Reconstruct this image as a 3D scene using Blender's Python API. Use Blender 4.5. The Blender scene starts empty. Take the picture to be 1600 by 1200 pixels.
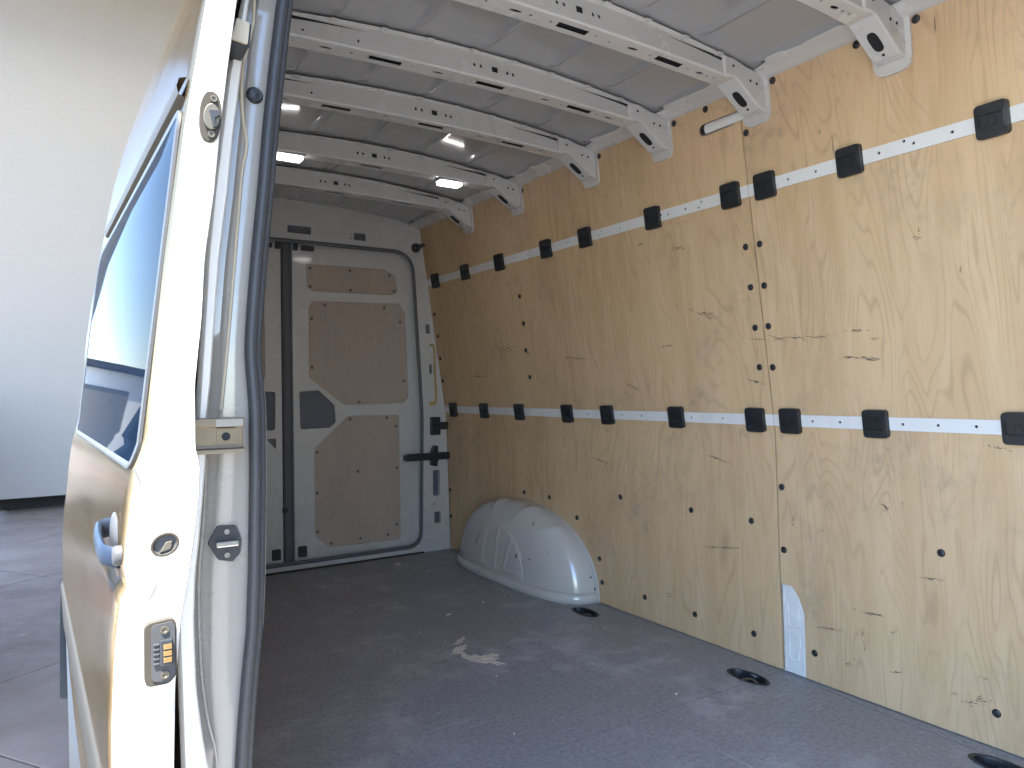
import bpy, bmesh, math, random
from mathutils import Vector, Matrix
from mathutils.geometry import tessellate_polygon
R = math.radians
random.seed(4)
S = bpy.context.scene
COL = S.collection

# ------------------------------------------------------------------ camera
EYE = Vector((0, 0, .93))
yaw, pitch, roll = R(32.83), R(.441), R(.745)
fw = Vector((math.sin(yaw)*math.cos(pitch), math.cos(yaw)*math.cos(pitch), math.sin(pitch)))
r0 = Vector((math.cos(yaw), -math.sin(yaw), 0)); u0 = r0.cross(fw)
rv = r0*math.cos(roll) - u0*math.sin(roll); uv = u0*math.cos(roll) + r0*math.sin(roll)
cam = bpy.data.cameras.new('camera'); cam.lens = 25.875; cam.sensor_width = 36
cam.clip_start = .02; cam.clip_end = 3000
co = bpy.data.objects.new('camera', cam); COL.objects.link(co)
co.matrix_world = Matrix(((rv.x, uv.x, -fw.x, EYE.x), (rv.y, uv.y, -fw.y, EYE.y), (rv.z, uv.z, -fw.z, EYE.z), (0, 0, 0, 1)))
S.camera = co
# ------------------------------------------------------------------ sky, sun, exposure
SUN_EL = 67; SUN_AZ = 227   # clockwise from +Y, where the sun stands
w = bpy.data.worlds.new('World'); S.world = w; w.use_nodes = True
nt = w.node_tree; nt.nodes.clear()
sky = nt.nodes.new('ShaderNodeTexSky'); sky.sky_type = 'NISHITA'; sky.sun_disc = False
sky.sun_elevation = R(SUN_EL); sky.sun_rotation = R(SUN_AZ)
sky.air_density = 1.0; sky.dust_density = .15; sky.ozone_density = 2.5
bg = nt.nodes.new('ShaderNodeBackground'); bg.inputs['Strength'].default_value = .15
wo = nt.nodes.new('ShaderNodeOutputWorld')
nt.links.new(sky.outputs[0], bg.inputs[0]); nt.links.new(bg.outputs[0], wo.inputs[0])
sl = bpy.data.lights.new('sun', 'SUN'); sl.energy = 4.4; sl.angle = R(.53); sl.color = (1, .95, .87)
so = bpy.data.objects.new('sun', sl); COL.objects.link(so)
sun_dir = Vector((-math.sin(R(SUN_AZ))*math.cos(R(SUN_EL)), -math.cos(R(SUN_AZ))*math.cos(R(SUN_EL)), -math.sin(R(SUN_EL))))
so.rotation_euler = sun_dir.to_track_quat('-Z', 'Y').to_euler(); so.location = (-6, -6, 12)
S.view_settings.view_transform = 'Standard'; S.view_settings.look = 'None'
S.view_settings.exposure = 3.35; S.view_settings.gamma = 1
S.render.engine = 'CYCLES'
S.cycles.max_bounces = 12; S.cycles.diffuse_bounces = 8

# ------------------------------------------------------------------ materials
class NT:
    def __init__(s, name):
        s.m = bpy.data.materials.new(name); s.m.use_nodes = True
        s.t = s.m.node_tree; s.b = s.t.nodes['Principled BSDF']
    def n(s, typ, ins=None, **kw):
        x = s.t.nodes.new('ShaderNode'+typ)
        for k, v in kw.items(): setattr(x, k, v)
        for k, v in (ins or {}).items(): s.put(x.inputs[k], v)
        return x
    def put(s, sock, v):
        if hasattr(v, 'is_output') or isinstance(v, bpy.types.NodeSocket): s.t.links.new(v, sock)
        else: sock.default_value = v
    def set(s, **kw):
        for k, v in kw.items(): s.put(s.b.inputs[k.replace('_', ' ')], v)
    def math(s, op, a, b=0., c=0., clamp=False):
        x = s.n('Math', operation=op, use_clamp=clamp)
        s.put(x.inputs[0], a); s.put(x.inputs[1], b); s.put(x.inputs[2], c)
        return x.outputs[0]
    def ramp(s, f, lo, hi, a=0., b=1.):
        x = s.n('MapRange', interpolation_type='SMOOTHSTEP')
        for i, v in enumerate((f, lo, hi, a, b)): s.put(x.inputs[i], v)
        return x.outputs[0]
    def mix(s, f, a, b):
        x = s.n('Mix', data_type='RGBA')
        s.put(x.inputs[0], f); s.put(x.inputs[6], a); s.put(x.inputs[7], b)
        return x.outputs[2]
    def coord(s, scale=(1, 1, 1), rot=(0, 0, 0), off=None):
        tc = s.n('TexCoord').outputs['Object']
        if getattr(s, 'swap', False):
            q = s.n('SeparateXYZ', {0: tc}).outputs; tc = s.n('CombineXYZ', {0: q[1], 1: q[0], 2: q[2]}).outputs[0]
        if off is not None:
            tc = s.n('VectorMath', {0: tc, 1: off}, operation='ADD').outputs[0]
        return s.n('Mapping', {'Vector': tc, 'Scale': scale, 'Rotation': rot}).outputs[0]
    def noise(s, vec, scale=1., detail=3., rough=.55, dist=0.):
        return s.n('TexNoise', {'Vector': vec, 'Scale': scale, 'Detail': detail, 'Roughness': rough, 'Distortion': dist}).outputs[0]
    def bump(s, h, strength=.2, dist=.002):
        s.put(s.b.inputs['Normal'], s.n('Bump', {'Height': h, 'Strength': strength, 'Distance': dist}).outputs[0])
def C(r, g, b): return (r, g, b, 1)

def paint(name, col, rough=.3, dirt=.25, dirtcol=(.12, .1, .08), coat=.4, bumps=.08, metallic=0., chips=False, scratch=0.):
    k = NT(name)
    c = k.coord()
    n1 = k.noise(c, 3.5, 6, .65); n2 = k.noise(c, 40, 4, .6)
    f = k.math('MULTIPLY', k.ramp(n1, .48, .78), k.ramp(n2, .35, .75))
    colr = k.mix(k.math('MULTIPLY', f, dirt), C(*col), C(*dirtcol))
    if chips:
        n3 = k.noise(c, 26, 2, .5); n4 = k.noise(c, 7, 2, .5)
        chip = k.math('MULTIPLY', k.ramp(n3, .69, .70), k.ramp(n4, .5, .55))
        colr = k.mix(chip, colr, C(.03, .03, .032))
    if scratch:
        s1 = k.noise(k.coord((3, 90, 3), (.4, 0, .9)), 1, 2, .5); s2 = k.noise(c, 5, 2)
        colr = k.mix(k.math('MULTIPLY', k.math('MULTIPLY', k.ramp(s1, .70, .74), k.ramp(s2, .5, .6)), scratch), colr, C(.75, .75, .75))
    k.set(Base_Color=colr, Roughness=k.ramp(n1, .3, .8, rough*.8, rough*1.5), Coat_Weight=coat, Coat_Roughness=.08, Metallic=metallic)
    k.bump(n2, bumps, .001)
    return k.m

def plain(name, col, rough=.5, metallic=0., var=.25, scale=60, bump=.15, emit=0., spec=.5):
    k = NT(name); c = k.coord()
    n = k.noise(c, scale, 4, .6); n0 = k.noise(c, 6, 3)
    d = tuple(x*(1-var) for x in col); l = tuple(min(1, x*(1+var)) for x in col)
    k.set(Base_Color=k.mix(k.math('ADD', k.math('MULTIPLY', n, .5), k.math('MULTIPLY', n0, .5)), C(*d), C(*l)),
          Roughness=rough, Metallic=metallic, Specular_IOR_Level=spec)
    k.bump(n, bump, .001)
    if emit:
        k.set(Emission_Color=C(*col), Emission_Strength=emit)
    return k.m

def plywood(name='birch_plywood', swap=False):
    k = NT(name); k.swap = swap
    rnd = k.n('ObjectInfo').outputs['Random']
    off = k.n('CombineXYZ', {0: 0., 1: k.math('MULTIPLY', rnd, 37.), 2: k.math('MULTIPLY', rnd, 91.)}).outputs[0]
    big = k.noise(k.coord((.2, 4.2, .62), off=off), 1, 2.6, .48, .25)
    # cathedral growth rings = contour lines of a stretched noise field
    ring = k.math('FRACT', k.math('MULTIPLY', big, 33.))
    ring = k.ramp(k.math('ABSOLUTE', k.math('SUBTRACT', ring, .5)), .30, .5)
    wob = k.noise(k.coord((1, 9, 3), off=off), 1, 3, .6)
    ring = k.math('MULTIPLY', ring, k.ramp(wob, .35, .65, .2, 1.))
    fine = k.noise(k.coord((2, 260, 7), off=off), 1, 4, .65)
    flame = k.noise(k.coord((1, 22, 3.2), off=off), 1, 5, .6, .6)
    base = k.mix(k.ramp(big, .3, .7), C(.50, .35, .205), C(.585, .425, .26))
    base = k.mix(k.ramp(flame, .38, .72, 0, .45), base, C(.64, .48, .315))
    base = k.mix(k.math('MULTIPLY', ring, .42), base, C(.33, .225, .13))
    base = k.mix(k.ramp(fine, .52, .76, 0, .35), base, C(.36, .24, .13))
    # knots, grey handling dirt and scuff marks
    cl = k.coord((1, 1, 1), off=off)
    d1 = k.noise(cl, 2.6, 6, .68); d2 = k.noise(cl, 24, 4, .7)
    base = k.mix(k.math('MULTIPLY', k.ramp(d1, .47, .72), k.ramp(d2, .4, .7, .08, .5)), base, C(.22, .19, .16))
    for i, (sc, ro, lo) in enumerate((((1, 7, 190), 0, .765), ((1, 9, 150), .35, .775), ((1, 120, 10), -.2, .765), ((1, 14, 120), -.6, .785))):
        sn = k.noise(k.coord(sc, (ro, 0, 0), off=off), 1, 2.5, .55)
        msk = k.noise(k.coord((1, 3.1, 3.7), off=(i*3.3, i*5.1, i*2.7)), 1, 3, .6)
        base = k.mix(k.math('MULTIPLY', k.ramp(sn, lo-.05, lo+.03), k.ramp(msk, .49, .60, 0, .9)), base, C(.09, .075, .06))
    sm = k.noise(cl, 11, 3, .6)
    base = k.mix(k.math('MULTIPLY', k.ramp(sm, .70, .78), k.ramp(d2, .45, .62, 0, .7)), base, C(.13, .115, .1))
    if swap: base = k.mix(.7, base, C(.36, .325, .31))  # hazy grey veil mixed into the colour of the rear inserts
    k.set(Base_Color=base, Roughness=k.ramp(d1, .3, .7, .42, .62), Specular_IOR_Level=.4)
    k.bump(k.math('ADD', k.math('MULTIPLY', fine, .6), ring), .06, .0015)
    return k.m

def floor_mat():
    k = NT('dark_phenolic_floor')
    c = k.coord()
    wv = k.n('TexWave', {'Vector': c, 'Scale': 130., 'Distortion': 1.2, 'Detail': 2.}, bands_direction='X').outputs[1]
    wv2 = k.n('TexWave', {'Vector': c, 'Scale': 130., 'Distortion': 1.2, 'Detail': 2.}, bands_direction='Y').outputs[1]
    g = k.math('MULTIPLY', wv, wv2)
    n0 = k.noise(c, 2.1, 6, .66); n1 = k.noise(c, 75, 5, .8); n2 = k.noise(c, 9, 6, .7)
    base = k.mix(k.ramp(n1, .3, .7), C(.165, .168, .178), C(.325, .328, .342))
    base = k.mix(k.math('MULTIPLY', g, .35), base, C(.36, .365, .40))
    dust = k.math('MULTIPLY', k.ramp(n0, .42, .72), k.ramp(n2, .35, .7))
    base = k.mix(k.math('MULTIPLY', dust, .75), base, C(.56, .562, .58))
    for i, (sc, rz, lo) in enumerate((((3, 130, 1), .55, .70), ((2.4, 110, 1), .2, .72), ((100, 2, 1), .35, .73), ((70, 3, 1), -.5, .74))):
        sn = k.noise(k.coord(sc, (0, 0, rz)), 1, 2, .5)
        msk = k.noise(k.coord((1.6, 1.6, 1), off=(i*2.3, i*4.1, 0)), 1, 3, .6)
        base = k.mix(k.math('MULTIPLY', k.ramp(sn, lo-.05, lo+.02), k.ramp(msk, .48, .62, 0, .5)), base, C(.62, .68, .70))
    sp = k.noise(c, 85, 1, .5)
    base = k.mix(k.ramp(sp, .80, .83, 0, .7), base, C(.4, .38, .35))
    k.set(Base_Color=base, Roughness=k.ramp(n0, .3, .75, .40, .58), Specular_IOR_Level=.5)
    k.bump(k.math('ADD', g, n1), .18, .0012)
    return k.m

def body_paint():
    k = NT('silver_beige_metallic_paint')
    c = k.coord()
    v = k.n('TexVoronoi', {'Vector': c, 'Scale': 420.}, feature='F1').outputs['Color']
    n1 = k.noise(c, 5, 4)
    k.set(Base_Color=k.mix(k.ramp(n1, .3, .7), C(.30, .225, .135), C(.35, .27, .17)), Metallic=.92, Roughness=.2, Specular_IOR_Level=.05,
          Coat_Weight=0., Specular_Tint=C(.36, .36, .38))
    s = k.n('SeparateColor', {0: v}).outputs[0]
    k.bump(s, .12, .0006)
    return k.m

def film_glass():
    k = NT('reflective_solar_film_glass')
    k.set(Base_Color=C(.004, .008, .016), Roughness=.015, Specular_IOR_Level=.0005)
    return k.m

def asphalt(name, a, b, scale=90):
    k = NT(name); c = k.coord()
    n1 = k.noise(c, scale, 4, .7); n0 = k.noise(c, .7, 6, .6); sp = k.n('TexVoronoi', {'Vector': c, 'Scale': 130.}).outputs['Distance']
    base = k.mix(n1, C(*a), C(*b))
    base = k.mix(k.ramp(n0, .35, .75, 0, .5), base, C(*[x*.7 for x in a]))
    base = k.mix(k.ramp(sp, .0, .3, .25, 0), base, C(*[min(1, x*1.7) for x in b]))
    k.set(Base_Color=base, Roughness=.85)
    k.bump(n1, .5, .006)
    return k.m

def slab_mat():
    k = NT('dark_stone_slab')
    rnd = k.n('ObjectInfo').outputs['Random']
    c = k.coord(); st = k.coord((1.2, 4, 1))
    n1 = k.noise(c, 70, 5, .75); n0 = k.noise(c, 2.2, 6, .65); n2 = k.noise(st, 3.2, 5, .65)
    base = k.mix(n1, C(.165, .108, .078), C(.31, .21, .153))
    base = k.mix(k.ramp(n0, .35, .7, 0, .55), base, C(.135, .092, .07))
    base = k.mix(k.ramp(n2, .60, .78, 0, .5), base, C(.48, .34, .25))
    base = k.mix(k.math('MULTIPLY', rnd, .25), base, C(.33, .22, .16))
    k.set(Base_Color=base, Roughness=k.ramp(n0, .3, .7, .6, .8), Specular_IOR_Level=.35)
    k.bump(k.math('ADD', n1, k.math('MULTIPLY', n0, .4)), .35, .004)
    return k.m

def stucco():
    k = NT('grey_fine_plaster'); c = k.coord()
    n1 = k.noise(c, 22, 6, .75); n0 = k.noise(c, .45, 5, .6)
    base = k.mix(n1, C(.245, .203, .169), C(.285, .242, .205))
    base = k.mix(k.ramp(n0, .35, .7, 0, .22), base, C(.23, .193, .161))
    k.set(Base_Color=base, Roughness=.9); k.bump(n1, .35, .01)
    return k.m

M = dict(
    white=paint('white_interior_paint', (.52, .52, .515), .24, .2, coat=.6, scratch=.3),
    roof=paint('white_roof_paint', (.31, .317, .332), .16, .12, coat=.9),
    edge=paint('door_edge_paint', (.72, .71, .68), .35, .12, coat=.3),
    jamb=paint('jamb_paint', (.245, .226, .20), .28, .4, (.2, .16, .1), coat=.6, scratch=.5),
    arch=paint('wheel_arch_paint', (.50, .49, .475), .2, .2, coat=.7, chips=True),
    wood=plywood(), wood_veiled=plywood('birch_plywood_rear_veiled', True), floor=floor_mat(), body=body_paint(),
    black=plain('black_plastic', (.016, .018, .022), .42, var=.3),
    handle=plain('sky_tinted_black_plastic', (.012, .02, .036), .5, spec=.12),  # blue of the reflected sky tinted into the black
    scuff=plain('dark_scuff', (.10, .085, .07), .8, var=.5, scale=200),
    pewter=plain('dull_pewter_plastic', (.040, .034, .027), .6, var=.35, spec=.15), zinc=plain('dull_zinc', (.13, .115, .09), .45, .8, var=.3),
    slate=plain('weathered_grey_rubber', (.105, .11, .12), .6, var=.2),
    rubber=plain('black_rubber', (.030, .031, .034), .55, var=.4, scale=120),
    grey=plain('grey_plastic', (.12, .118, .11), .5, var=.3),
    dgrey=plain('dark_grey_plastic', (.045, .045, .047), .55, var=.3, spec=.2),
    pocket=plain('slate_grey_plastic', (.12, .13, .15), .6, var=.15),
    void=plain('dark_cavity', (.008, .009, .012), .8),
    steel=plain('dull_steel', (.24, .195, .135), .4, .85, var=.3),
    tin=plain('galvanised_steel', (.40, .385, .35), .3, .9, var=.2),
    brass=plain('brass_contact', (.42, .27, .11), .3, .9),
    rail=paint('rail_paint', (.66, .67, .68), .3, .15, coat=.3),
    yellow=plain('amber_plastic', (.42, .29, .10), .5),
    mould=plain('grey_side_moulding', (.03, .028, .025), .6, var=.1, spec=.1),
    film=film_glass(), glass=plain('tinted_glass', (.012, .016, .02), .02, var=.05, bump=0, spec=1.),
    lens=plain('lamp_lens', (1, .98, .95), .3, var=.0, emit=1.3),
    asphalt=asphalt('sun_bleached_asphalt', (.185, .172, .155), (.265, .247, .225)),
    slab=slab_mat(), stucco=stucco(),
    shadow_plinth=plain('shadow_black_stone', (.012, .011, .013), .9, var=.6, scale=14),
    patch=plain('dried_pale_filler', (.66, .60, .52), .8, var=.3, scale=30),
    bead=plain('seam_sealer', (.40, .34, .25), .45, var=.15),
    tyre=plain('tyre_rubber', (.02, .02, .02), .8), rim=plain('alloy_rim', (.5, .5, .52), .3, .9),
    cwhite=paint('car_white_paint', (.8, .8, .8), .15, .05, coat=1.), cblue=paint('car_navy_paint', (.02, .03, .06), .15, .05, coat=1.),
    cred=plain('red_lens', (.4, .02, .02), .2), cclear=plain('clear_lens', (.7, .7, .7), .1),
    shed=paint('white_cladding', (.75, .75, .73), .6, .15, coat=0.), line=plain('yellow_line_paint', (.6, .45, .08), .8),
)

# ------------------------------------------------------------------ geometry helpers
def link(o, parent=None):
    COL.objects.link(o)
    if parent is not None: o.parent = parent
    return o
def empty(name, parent=None, loc=(0, 0, 0)):
    o = bpy.data.objects.new(name, None); o.location = loc; o.empty_display_size = .1
    return link(o, parent)
def tag(o, label=None, cat=None, group=None, kind=None):
    for k, v in (('label', label), ('category', cat), ('group', group), ('kind', kind)):
        if v: o[k] = v
    return o
def finish(name, bm, mat, parent=None, smooth=False, bevel=0., seg=2, loc=None, recalc=True):
    if recalc: bmesh.ops.recalc_face_normals(bm, faces=bm.faces)
    me = bpy.data.meshes.new(name); bm.to_mesh(me); bm.free()
    me.materials.append(M[mat])
    if smooth:
        for p in me.polygons: p.use_smooth = True
        me.set_sharp_from_angle(angle=R(50))
    o = bpy.data.objects.new(name, me)
    if loc is not None: o.location = loc
    link(o, parent)
    if bevel:
        md = o.modifiers.new('bevel', 'BEVEL'); md.width = bevel; md.segments = seg; md.limit_method = 'ANGLE'; md.angle_limit = R(40)
        md.harden_normals = False
    return o
def rpoly(pts, r, n=5):
    """polygon with rounded corners; r a number or one per corner"""
    out = []; N = len(pts)
    for i, p in enumerate(pts):
        ri = r[i] if isinstance(r, (list, tuple)) else r
        p = Vector(p); a = Vector(pts[i-1])-p; b = Vector(pts[(i+1) % N])-p
        la, lb = a.length, b.length; a /= la; b /= lb
        if ri <= 0: out.append(tuple(p)); continue
        ang = math.acos(max(-1, min(1, a.dot(b)))); t = min(ri/math.tan(ang/2), la*.48, lb*.48)
        p0, p1 = p+a*t, p+b*t
        for k in range(n+1):
            s = k/n
            out.append(tuple(p0*(1-s)**2+p*2*s*(1-s)+p1*s*s))
    return out
def ell(cx, cy, a, b, n=14, ex=2.):
    o = []
    for i in range(n):
        t = 2*math.pi*i/n; c, s = math.cos(t), math.sin(t)
        o.append((cx+a*math.copysign(abs(c)**(2/ex), c), cy+b*math.copysign(abs(s)**(2/ex), s)))
    return o
def rect(u0, u1, v0, v1, r=0., n=4):
    p = [(u0, v0), (u1, v0), (u1, v1), (u0, v1)]
    return rpoly(p, r, n) if r else p
def plate(name, outer, holes, fmap, thick, mat, parent=None, cuts_v=(), cuts_u=(), bevel=0., smooth=False, seg=2, fill=False):
    """flat sheet with real holes: 2-D outline (u, v) mapped to 3-D by fmap(u, v, w)"""
    loops = [outer]+list(holes)
    flat = [Vector((u, v, 0)) for lp in loops for (u, v) in lp]
    tris = tessellate_polygon([[Vector((u, v, 0)) for (u, v) in lp] for lp in loops])
    bm = bmesh.new(); vs = [bm.verts.new(p) for p in flat]
    if fill:
        i0 = 0; ed = []
        for lp in loops:
            for i in range(len(lp)): ed.append(bm.edges.new((vs[i0+i], vs[i0+(i+1) % len(lp)])))
            i0 += len(lp)
        bmesh.ops.triangle_fill(bm, use_beauty=True, use_dissolve=False, edges=ed, normal=(0, 0, 1)); tris = []
    for t in tris:
        try: bm.faces.new([vs[i] for i in t])
        except ValueError: pass
    for c in cuts_v:
        bmesh.ops.bisect_plane(bm, geom=bm.verts[:]+bm.edges[:]+bm.faces[:], plane_co=(0, c, 0), plane_no=(0, 1, 0))
    for c in cuts_u:
        bmesh.ops.bisect_plane(bm, geom=bm.verts[:]+bm.edges[:]+bm.faces[:], plane_co=(c, 0, 0), plane_no=(1, 0, 0))
    if not cuts_v and not cuts_u:
        bmesh.ops.dissolve_limit(bm, angle_limit=.01, verts=bm.verts[:], edges=bm.edges[:]) if not holes else None
    bm.verts.index_update()
    back = {v: bm.verts.new((v.co.x, v.co.y, 1.)) for v in list(bm.verts)}
    bnd = [e for e in bm.edges if len(e.link_faces) == 1]
    for f in list(bm.faces): bm.faces.new([back[v] for v in reversed(f.verts)])
    for e in bnd:
        a, b = e.verts
        try: bm.faces.new([a, b, back[b], back[a]])
        except ValueError: pass
    for v in bm.verts: v.co = Vector(fmap(v.co.x, v.co.y, thick*v.co.z))
    return finish(name, bm, mat, parent, smooth, bevel, seg)
def grid(name, rows, mat, parent=None, smooth=True, close=False, cap=False, bevel=0.):
    bm = bmesh.new(); V = [[bm.verts.new(p) for p in r] for r in rows]
    for i in range(len(V)-1):
        n = len(V[i])
        for j in range(n if close else n-1):
            bm.faces.new([V[i][j], V[i][(j+1) % n], V[i+1][(j+1) % n], V[i+1][j]])
    if cap:
        bm.faces.new(list(reversed(V[0]))); bm.faces.new(V[-1])
    return finish(name, bm, mat, parent, smooth, bevel)
def box(name, a, b, mat, parent=None, bevel=.002, seg=2):
    bm = bmesh.new(); bmesh.ops.create_cube(bm, size=1)
    for v in bm.verts:
        v.co = Vector([(a[i]+b[i])/2+v.co[i]*(b[i]-a[i]) for i in range(3)])
    return finish(name, bm, mat, parent, False, bevel, seg)
def smooth_path(pts, n=6):
    P = [Vector(p) for p in pts]; out = []
    for i in range(len(P)-1):
        a, b, c, d = P[max(0, i-1)], P[i], P[i+1], P[min(len(P)-1, i+2)]
        for k in range(n):
            t = k/n
            out.append(.5*((2*b)+(c-a)*t+(2*a-5*b+4*c-d)*t*t+(3*b-a-3*c+d)*t**3))
    out.append(P[-1]); return out
def tube(name, pts, r, mat, parent=None, n=8, sub=0, squash=(1, 1), cap=True, up=None):
    P = smooth_path(pts, sub) if sub else [Vector(p) for p in pts]
    rows = []; up = Vector(up) if up else None
    prev = None
    for i, p in enumerate(P):
        d = (P[min(i+1, len(P)-1)]-P[max(i-1, 0)]).normalized()
        ref = up or prev or (Vector((0, 0, 1)) if abs(d.z) < .9 else Vector((1, 0, 0)))
        a = (ref-d*ref.dot(d)).normalized(); b = d.cross(a); prev = a
        rr = r[i] if isinstance(r, (list, tuple)) else r
        rows.append([p+a*math.cos(2*math.pi*k/n)*rr*squash[0]+b*math.sin(2*math.pi*k/n)*rr*squash[1] for k in range(n)])
    return grid(name, rows, mat, parent, True, True, cap)
def lathe(name, prof, mat, parent=None, n=14, axis='X', smooth=True, loc=None):
    """prof: (radius, height) list; height along -X by default (out of the plywood wall)"""
    rows = []
    for r, h in prof:
        rows.append([{'X': (-h, r*math.cos(2*math.pi*k/n), r*math.sin(2*math.pi*k/n)),
                      'Y': (r*math.cos(2*math.pi*k/n), -h, r*math.sin(2*math.pi*k/n)),
                      'Z': (r*math.cos(2*math.pi*k/n), r*math.sin(2*math.pi*k/n), h)}[axis] for k in range(n)])
    o = grid(name, rows, mat, parent, smooth, True, True)
    if loc is not None: o.location = loc
    return o
def copy_to(o, parent, loc, rot=None):
    inv = o.matrix_parent_inverse.copy(); c = o.copy(); COL.objects.link(c); c.parent = parent; c.matrix_parent_inverse = inv; c.location = loc
    if rot is not None: c.rotation_euler = rot
    return c
def lerp_tab(tab, z):
    if z <= tab[0][0]: return tab[0][1]
    for (a, x), (b, y) in zip(tab, tab[1:]):
        if z <= b: t = (z-a)/(b-a); return x+(y-x)*t
    return tab[-1][1]

# ------------------------------------------------------------------ ground and paving
GZ = -.65
bm = bmesh.new(); bmesh.ops.create_grid(bm, x_segments=8, y_segments=8, size=900)
tag(finish('ground', bm, 'asphalt', None, loc=(0, 0, GZ-.045)), 'sun bleached asphalt of the open lot', kind='structure')
pav = tag(empty('pavement', None, (0, 0, GZ)), 'dark grey stone paving in front of the plaster wall', kind='structure')
REG = [(-.13, 2.4), (12, 2.4), (12, 12.9), (-.52, 12.9)]
def clip(poly, a, b):
    out = []
    f = lambda p: (b[0]-a[0])*(p[1]-a[1])-(b[1]-a[1])*(p[0]-a[0])
    for i, p in enumerate(poly):
        q = poly[i-1]; fp, fq = f(p), f(q)
        if (fp >= 0) != (fq >= 0):
            t = fq/(fq-fp); out.append((q[0]+(p[0]-q[0])*t, q[1]+(p[1]-q[1])*t))
        if fp >= 0: out.append(p)
    return out
ca, sa = math.cos(R(33)), math.sin(R(33)); SL = 2.15; G = .006
for i in range(-2, 9):
    for j in range(-4, 8):
        q = []
        for (u, v) in ((0, 0), (1, 0), (1, 1), (0, 1)):
            a, b = (i+u)*SL+(G if u == 0 else -G), (j+v)*SL+(G if v == 0 else -G)
            q.append((.02+a*ca-b*sa, 7.66+a*sa+b*ca))
        for k in range(4):
            if len(q) > 2: q = clip(q, REG[k], REG[(k+1) % 4])
        if len(q) > 2:
            dz = random.uniform(-.002, .002)
            plate('paving_slab', q, [], lambda u, v, w, dz=dz: (u, v, dz-w), .04, 'slab', pav, bevel=.004)

# ------------------------------------------------------------------ plaster-fronted building behind
bld = tag(empty('plaster_building', None, (-.46, 12, GZ)), 'tall plain pale grey plastered wall behind the van', 'building')
def tilt(z):
    return -min(34, max(0, 34*(z-4.6)/1.5))  # leans the upper wall back, a shape added to darken its top
zz, yy, prof = -.452, 12.0, []
while zz < 8.6:
    prof.append((yy, zz)); yy -= math.tan(R(tilt(zz)))*.1; zz += .1
rows = []
for x in [-.46]+[i*1.3 for i in range(0, 11)]:
    rows.append([(x, y, z) for (y, z) in prof]+[(x, 16, 8.6), (x, 16, -.452)])
o = grid('wall', [[Vector(p)-Vector((-.46, 12, GZ)) for p in r] for r in rows], 'stucco', bld, False, True, True)
pl = plate('shadow_plinth', [(-.455, 12.45), (12.6, 12.45), (12.6, 13.2), (-.455, 13.2)], [], lambda u, v, w: (u+.46, v-12, w), .19, 'shadow_plinth', bld, bevel=.01)  # near-black colour stands in for the shadow gap under the wall
added_cano = box('added_canopy', (-4.0+.46, .2-12, 8.75-GZ), (12.6, 5.2, 9.05-GZ), 'dgrey', bld, .02)  # unseen overhang added to throw shade on the wall and paving
for i in range(5): box('added_canopy_rib', (-3.6+i*3.9, 0.4-12, 8.5-GZ), (-3.35+i*3.9, -.6, 8.7495-GZ), 'dgrey', bld, .01)
random.seed(9)
for i in range(1):
    x = -.33; a = .035
    bm = bmesh.new(); bmesh.ops.create_icosphere(bm, subdivisions=2, radius=a)
    for v in bm.verts: v.co *= random.uniform(.8, 1.15); v.co.z *= .7
    tag(finish('stone', bm, 'shadow_plinth', None, loc=(x, 12.2+random.uniform(-.1, .2), GZ+a*.5)),
        'small dark stone lying under the lower edge of the plaster wall', 'stone')

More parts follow.
